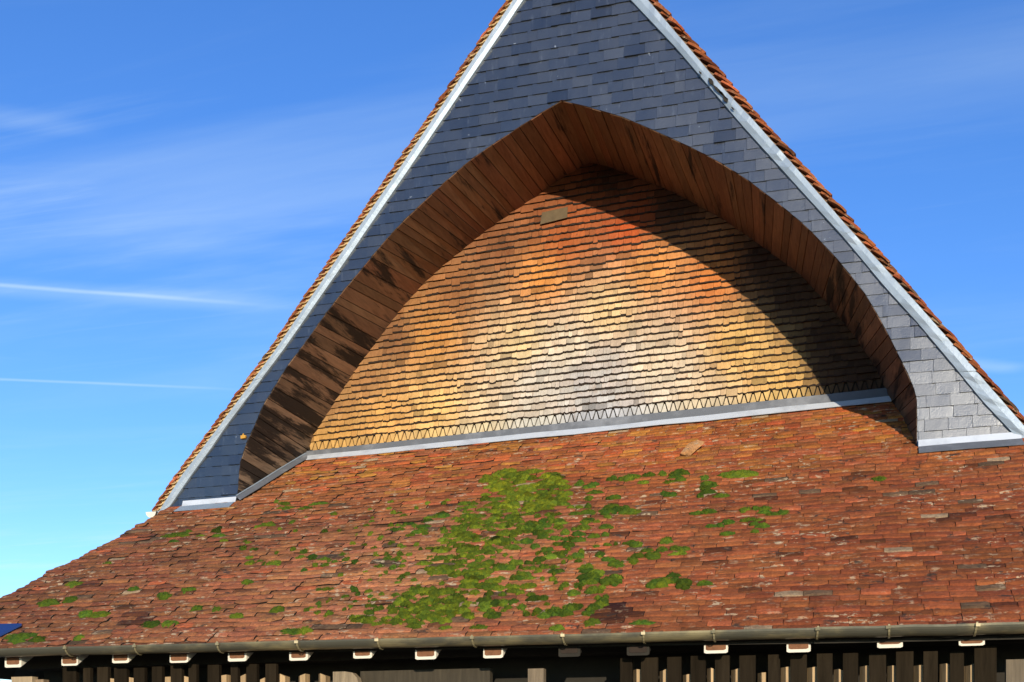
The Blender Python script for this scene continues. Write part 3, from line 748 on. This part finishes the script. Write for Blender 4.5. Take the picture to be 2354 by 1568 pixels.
for px_, py_ in ((150, 1490), (310, 1487), (500, 1486), (682, 1480), (868, 1478), (1085, 1474), (1292, 1471), (1480, 1468), (1650, 1462), (1880, 1458), (1640, 1462), (2043, 1448), (2245, 1440)):
    if px_ == 1650: continue
    x0 = on_y(px_, py_, -2.95)[0]; cz = gz(x0) - .004; p = Piece(); K = 10; r0 = GR + .006; tw = R(-.012, .012)
    for k in range(K):
        a0, a1 = [math.radians(180 + 200 * (k + i) / K - 8) for i in (0, 1)]
        q = []
        for a, xo in ((a0, -.006), (a0, .006), (a1, .006), (a1, -.006)):
            q.append(Vector((x0 + xo + tw * math.sin(a), -2.95 + GR + r0 * math.cos(a), cz + r0 * math.sin(a))))
        p.prism(q, [v + Vector((0, -.004 * math.cos((a0 + a1) / 2) * -1, .004 * math.sin((a0 + a1) / 2))) for v in q])
    p.box((x0 + R(-.006, .006), -2.95 - .012, cz - .01), (.014, .006, .010), rot=R(-.4, .4))
    obj('gutter_bracket', p, OCHRE, gut if x0 < JOINT else gut2)
# gutter of the left main slope, its open end seen beside the foot of the gable
ex, ez = on_y(349, 1180, -.05)
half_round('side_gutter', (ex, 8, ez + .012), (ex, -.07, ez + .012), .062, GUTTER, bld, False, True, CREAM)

# ------------------------------------------------------------------ rafters and the wall under the eaves
raf = [(30, 1523), (160, 1520), (277, 1515), (411, 1514), (545, 1511), (686, 1507), (833, 1502), (978, 1503), (1133, 1500), (1308, 1497), (1466, 1493), (1645, 1490), (1835, 1486), (2045, 1477), (2233, 1470)]
for i, (a, b_) in enumerate(raf):
    x0, z0 = on_y(a, b_, -2.80); hw, hh = .078 * R(.92, 1.06), .036 * R(.85, 1.15)
    dz_ = .0
    def sec(y, zz, k=1.0, kz=1.0):
        return [Vector((x0 - hw * k, y, zz - hh * kz + .006)), Vector((x0 - hw * k + .014, y, zz - hh * kz)), Vector((x0 + hw * k - .014, y, zz - hh * kz)), Vector((x0 + hw * k, y, zz - hh * kz + .006)), Vector((x0 + hw * k, y, zz + hh * kz)), Vector((x0 - hw * k, y, zz + hh * kz))]
    dark_one = i in (9, 10)
    bodym = CREAM if not dark_one else DARK
    body = Piece(); A, B = sec(-2.80, z0), sec(-2.10, z0 + .44); body.prism(A, B)
    r = obj('rafter', body, bodym, bld)
    e = Piece(); q = [v + Vector((0, -.004, 0)) for v in sec(-2.80, z0 + .006 + R(0, .008), R(.74, .88), R(.66, .8))]
    e.prism(q, [v + Vector((0, .004, 0)) for v in q]); obj('rafter_end', e, BROWNEND if not dark_one else ENDGRAIN, r)
YB, YS = -2.66, -2.62
def xat(a, Y, b_=1550): return on_y(a, b_, Y)[0]
tw = obj('timber_wall', [Piece().box((0.35, -2.10, 1.25), (4.55, .05, 1.25))], DARK, bld)
obj('wall_plate', Piece(col=(.03, .022, .014, 0)).box((.4, -2.40, 2.52), (4.6, .09, .10)), DARK, tw)
boards = [(144, 175), (191, 207), (223, 248), (262, 291), (307, 332), (349, 372), (392, 417), (433, 451), (477, 503), (530, 546), (566, 590), (610, 634), (1425, 1452), (1473, 1511), (1533, 1565), (1587, 1621), (1643, 1676), (1699, 1736), (1765, 1792), (1816, 1854), (1877, 1913), (1937, 1972),
          (1997, 2036), (2059, 2099), (2122, 2155), (2183, 2215), (2239, 2290)]
for a, b_ in boards:
    x0, x1 = xat(a, YB), xat(b_, YB); k = R(.8, 1.3)
    mx_ = (a + b_) / 2; top = on_y(mx_, 1538 - .0185 * mx_ - (14 if a > 2230 else 0) + R(-3, 3), YB)[1]
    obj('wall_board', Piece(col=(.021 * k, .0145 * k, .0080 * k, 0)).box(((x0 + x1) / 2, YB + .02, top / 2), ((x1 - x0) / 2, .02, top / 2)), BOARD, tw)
studs = [(249, 262, 1560), (291, 306, 1558), (372, 391, 1556), (417, 433, 1556), (503, 518, 1552), (547, 562, 1552), (593, 606, 1560), (637, 653, 1552), (683, 699, 1551), (729, 746, 1551), (1456, 1471, 1539), (1517, 1531, 1539), (1571, 1585, 1550), (1627, 1641, 1537), (1683, 1698, 1537), (1744, 1757, 1546),
         (1797, 1815, 1533), (1858, 1876, 1533), (1920, 1935, 1540), (1980, 1996, 1530), (2043, 2057, 1530), (2104, 2119, 1529), (2165, 2182, 1527), (2220, 2239, 1527)]
for a, b_, tpx in studs:
    x0, x1 = xat(a, YS), xat(b_, YS); zt = on_y(a, tpx, YS)[1]; x1 += .008; w = (x1 - x0) / 2; k = R(.85, 1.15)
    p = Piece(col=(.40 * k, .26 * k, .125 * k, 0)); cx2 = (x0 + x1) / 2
    ring = [Vector((x0 - .012, YS + .05, 0)), Vector((cx2 - .004, YS - .012, 0)), Vector((x1, YS, 0)), Vector((x1, YS + .08, 0)), Vector((x0 - .012, YS + .08, 0))]
    sl = R(-.012, .012)
    p.prism([v for v in ring], [v + Vector((0, 0, zt + sl * (1 if v.x > cx2 else -1))) for v in ring])
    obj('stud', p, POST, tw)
def lit_panel(a, b_, tpx, Y, name, c, rnd=0):
    x0, x1 = xat(a, Y), xat(b_, Y); zt = on_y(a, tpx, Y)[1]; pl = [(x0, 0), (x1, 0)]
    if rnd: pl += [(x1, zt - .12), (x1 - .02, zt - .05), (x1 - .06, zt - .01), (x1 - .12, zt)]
    else: pl += [(x1, zt)]
    pl += [(x0, zt)]
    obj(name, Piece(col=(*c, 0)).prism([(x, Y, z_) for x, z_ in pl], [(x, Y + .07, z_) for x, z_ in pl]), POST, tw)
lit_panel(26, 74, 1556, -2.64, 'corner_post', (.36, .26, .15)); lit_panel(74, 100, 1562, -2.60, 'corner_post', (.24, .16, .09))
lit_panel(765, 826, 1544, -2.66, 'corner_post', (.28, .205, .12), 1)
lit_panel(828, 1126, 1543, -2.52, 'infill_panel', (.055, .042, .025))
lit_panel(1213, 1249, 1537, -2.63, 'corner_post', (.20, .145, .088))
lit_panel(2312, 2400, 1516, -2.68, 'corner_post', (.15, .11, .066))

# ------------------------------------------------------------------ things lying on the roof
lp = on_roof(1592, 1042)
v = [surf(lp.x + dx, lp.y + dy, h) for dx, dy, h in [(q_[0] * .78, q_[1] * .78, q_[2]) for q_ in ((-.13, -.10, .05), (-.02, -.12, .03), (.05, -.11, .07), (.14, .06, .085), (.05, .12, .09), (-.06, .10, .07))]]
obj('loose_tile', Piece(col=(*lin(190, 134, 82), 1)).prism(v, [q - Vector((0, -.005, .014)) for q in v]), TILE,
    label='loose pale orange tile lying askew on the roof below the flashing', category='roof tile')
bp = on_roof(14, 1464)
v = [surf(bp.x + dx, bp.y + dy, .06) for dx, dy in ((-.35, -.09), (.02, -.09), (.10, .10), (-.35, .10))]
obj('blue_sheet', Piece().prism(v, [q - Vector((0, 0, .02)) for q in v]), mk_flat('blue_coating', (.016, .042, .15), amt=.2, rough=.6),
    label='small dark blue sheet at the far left corner of the tiled roof', category='sheet')

# ------------------------------------------------------------------ moss
def cushion(px_, py_, wpx, hpx, seed, bright=0):
    """a low uneven cushion with fuzzy tufts, sized from the photograph, sitting on the tiles"""
    c = on_roof(px_, py_); t = proj(c)[2]; rx = wpx / 2 / FPX * t * 1.12
    ry = min(rx * .95, max(.018, hpx / 2 / FPX * t / .46)); hz = min(.05, .016 + .38 * min(rx, ry))
    k = random.gauss(1, .22); yel = R(.0, .75) + .6 * bright
    p = Piece(col=(.044 * k * (1 + 1.1 * yel), .086 * k * (1 + .45 * yel), .011 * k, 1)); nu, nv = 18, 6; vs = []
    lobes = R(1.0, 2.2)
    for j in range(nv + 1):
        for i in range(nu):
            a = math.tau * i / nu; rr_ = math.sin(math.pi / 2 * (1 - j / nv)); h = math.cos(math.pi / 2 * (1 - j / nv))
            e = 1 + .55 * mnoise.noise(Vector((math.cos(a) * lobes + seed, math.sin(a) * lobes, seed * .7))) + .28 * mnoise.noise(Vector((math.cos(a) * 4 + seed, math.sin(a) * 4, seed)))
            xx, yy = c.x + rx * rr_ * e * math.cos(a), c.y + ry * rr_ * e * math.sin(a)
            hh = hz * h * (1 + .7 * mnoise.noise(Vector((xx * 30, yy * 30, seed)))) + .016 + .012 * mnoise.noise(Vector((xx * 75, yy * 75, seed))) + R(-.003, .003)
            vs.append(surf(xx, yy, hh if j else .002))
    p.add(vs, [(j * nu + i, j * nu + (i + 1) % nu, (j + 1) * nu + (i + 1) % nu, (j + 1) * nu + i) for j in range(nv) for i in range(nu)])
    for _ in range(int(min(260, 50 + 22000 * rx * ry))):
        a = R(0, math.tau); q = math.sqrt(R(0, 1.15)); h = math.sqrt(max(0, 1 - q * q))
        b = surf(c.x + rx * q * math.cos(a), c.y + ry * q * math.sin(a), hz * h * .9 + .010)
        tip = b + Vector((R(-.012, .012), R(-.014, .006), R(.006, .022))); s_ = Vector((R(.0015, .004), 0, R(-.002, .002)))
        p.add([b - s_, b + s_, tip], [(0, 1, 2)])
    p.info = (rx, yel)
    return p
dense, single = [], []
def patch(cx, cy, rx, ry, n, w, h, dst, rot=0, bright=.5):
    for _ in range(int(n * (2.3 if dst is dense else 1.25))):
        a, q = R(0, math.tau), math.sqrt(R(0, 1)) * (1.32 if dst is dense else 1.15); dx, dy = rx * q * math.cos(a), ry * q * math.sin(a)
        x, y_ = cx + dx + dy * rot, cy + dy
        if y_ > 1455 - (x - 600) * .02: continue
        dst.append(cushion(x, y_, R(*w) * (.72 if dst is dense else .80), R(*h) * (.70 if dst is dense else .78), R(0, 99), bright if dst is dense else -.2))
BIG = (16, 46); 
patch(1205, 1135, 75, 38, 46, (22, 60), (8, 17), dense, bright=1.2); patch(1160, 1105, 50, 10, 10, (14, 36), (6, 10), dense)
patch(1130, 1185, 60, 22, 12, (20, 54), (7, 12), dense); patch(1110, 1235, 75, 32, 26, (22, 60), (8, 15), dense)
patch(1180, 1205, 90, 26, 16, (20, 48), (7, 12), dense); patch(1060, 1300, 70, 28, 24, (22, 54), (9, 16), dense)
patch(985, 1385, 50, 24, 20, (26, 60), (12, 20), dense); patch(930, 1425, 90, 18, 20, (20, 50), (10, 18), dense)
patch(1130, 1350, 70, 20, 10, (24, 54), (9, 15), dense); patch(1040, 1410, 60, 14, 10, (22, 44), (10, 16), dense)
for q_ in ((980, 1230, 130, 60, 22), (1000, 1330, 130, 60, 22), (1250, 1240, 130, 70, 26), (1230, 1360, 140, 50, 20), (870, 1400, 120, 30, 12), (760, 1250, 160, 60, 12)):
    patch(*q_, (10, 26), (6, 10), dense, bright=.3)
patch(960, 1210, 70, 30, 12, (16, 44), (6, 11), single); patch(1330, 1150, 80, 36, 16, (18, 46), (7, 11), single); patch(1430, 1175, 45, 8, 5, (30, 66), (10, 14), single)
patch(1310, 1225, 90, 24, 16, (20, 48), (8, 13), single); patch(1230, 1270, 80, 22, 10, (20, 48), (8, 13), single); patch(1200, 1310, 80, 24, 9, (22, 50), (8, 14), single)
patch(1400, 1300, 80, 30, 11, (20, 50), (8, 14), single); patch(1370, 1345, 50, 16, 8, (26, 54), (12, 20), single); patch(1510, 1260, 70, 26, 9, (20, 40), (8, 13), single)
patch(1290, 1395, 90, 26, 16, (20, 46), (10, 18), single); patch(1150, 1395, 60, 24, 9, (18, 40), (10, 16), single); patch(1600, 1145, 80, 40, 11, (16, 50), (6, 11), single)
patch(1490, 1105, 80, 10, 8, (20, 40), (6, 11), single); patch(1740, 1190, 50, 14, 6, (20, 46), (6, 10), single); patch(1690, 1220, 60, 14, 7, (16, 44), (6, 10), single)
patch(1560, 1345, 60, 16, 6, (18, 40), (8, 14), single)
patch(680, 1170, 60, 14, 7, (20, 54), (5, 9), single); patch(800, 1310, 120, 30, 12, (14, 36), (6, 10), single); patch(820, 1390, 120, 40, 10, (14, 36), (7, 12), single)
patch(450, 1240, 90, 12, 4, (20, 50), (5, 8), single); patch(620, 1290, 120, 24, 7, (12, 36), (6, 10), single)
for x_, y_, w_, h_ in ((408, 1236, 60, 9), (615, 1212, 34, 9), (498, 1226, 26, 12), (1697, 1096, 70, 15), (1450, 1105, 44, 13), (1560, 1095, 40, 14), (170, 1352, 44, 12), (115, 1395, 48, 16), (165, 1387, 34, 12), (200, 1420, 36, 14), (230, 1422, 50, 12), (310, 1362, 24, 9), (380, 1378, 34, 15),
                       (434, 1366, 30, 12), (350, 1445, 48, 14), (388, 1445, 34, 14), (55, 1475, 52, 18), (92, 1478, 40, 10), (187, 1474, 30, 10), (453, 1409, 26, 14), (500, 1412, 22, 16), (545, 1425, 34, 9), (670, 1460, 50, 11), (700, 1458, 36, 13), (30, 1473, 36, 10), (630, 1300, 34, 9),
                       (700, 1275, 24, 8), (570, 1345, 30, 8), (250, 1300, 22, 7), (1280, 1452, 30, 9), (1100, 1449, 40, 9), (1025, 1452, 30, 9), (1360, 1440, 34, 13), (1475, 1440, 50, 8), (1385, 1390, 26, 12), (1500, 1283, 36, 13), (1568, 1268, 30, 10),
                       (1525, 1345, 40, 17), (1570, 1347, 34, 16), (640, 1410, 30, 10), (575, 1300, 22, 8), (1800, 1183, 24, 7), (2020, 1105, 30, 7)):
    single.append(cushion(x_, y_, w_, h_, R(0, 99)))
obj('moss', dense, MOSS, kind='stuff', label='thick bright green moss spreading down the middle of the tiled roof', fix=False, smooth=True)
def moss_label(c, info):
    x, y_, _ = proj(c); rx, yel = info
    size = 'tiny' if rx < .042 else 'small' if rx < .062 else 'broad' if rx < .085 else 'large'
    hue = 'yellow-green' if yel > .42 else 'mid green' if yel > .14 else 'dark green'
    high = 'low down near the gutter' if y_ > 1385 else 'halfway up the roof' if y_ > 1235 else 'high up the roof'
    if x < 700: where, gp = 'towards the left hip', 'moss cushions near the left hip'
    elif x < 1060: where, gp = 'left of the thick moss', 'moss cushions left of the thick moss'
    elif x < 1400: where, gp = 'beside the thick moss', 'moss cushions beside the thick moss'
    else: where, gp = 'well right of the thick moss', 'moss cushions right of the thick moss'
    return f'{size} {hue} moss cushion {high}, {where}', gp
for p in single[:300]:
    c = [sum(q[k] for q in p.v) / len(p.v) for k in range(3)]; lb, gp = moss_label(c, p.info)
    obj('moss_cushion', p, MOSS, label=lb, category='moss', group=gp, fix=False, smooth=True)
for o in SC.objects:
    if 'at' in o: del o['at']
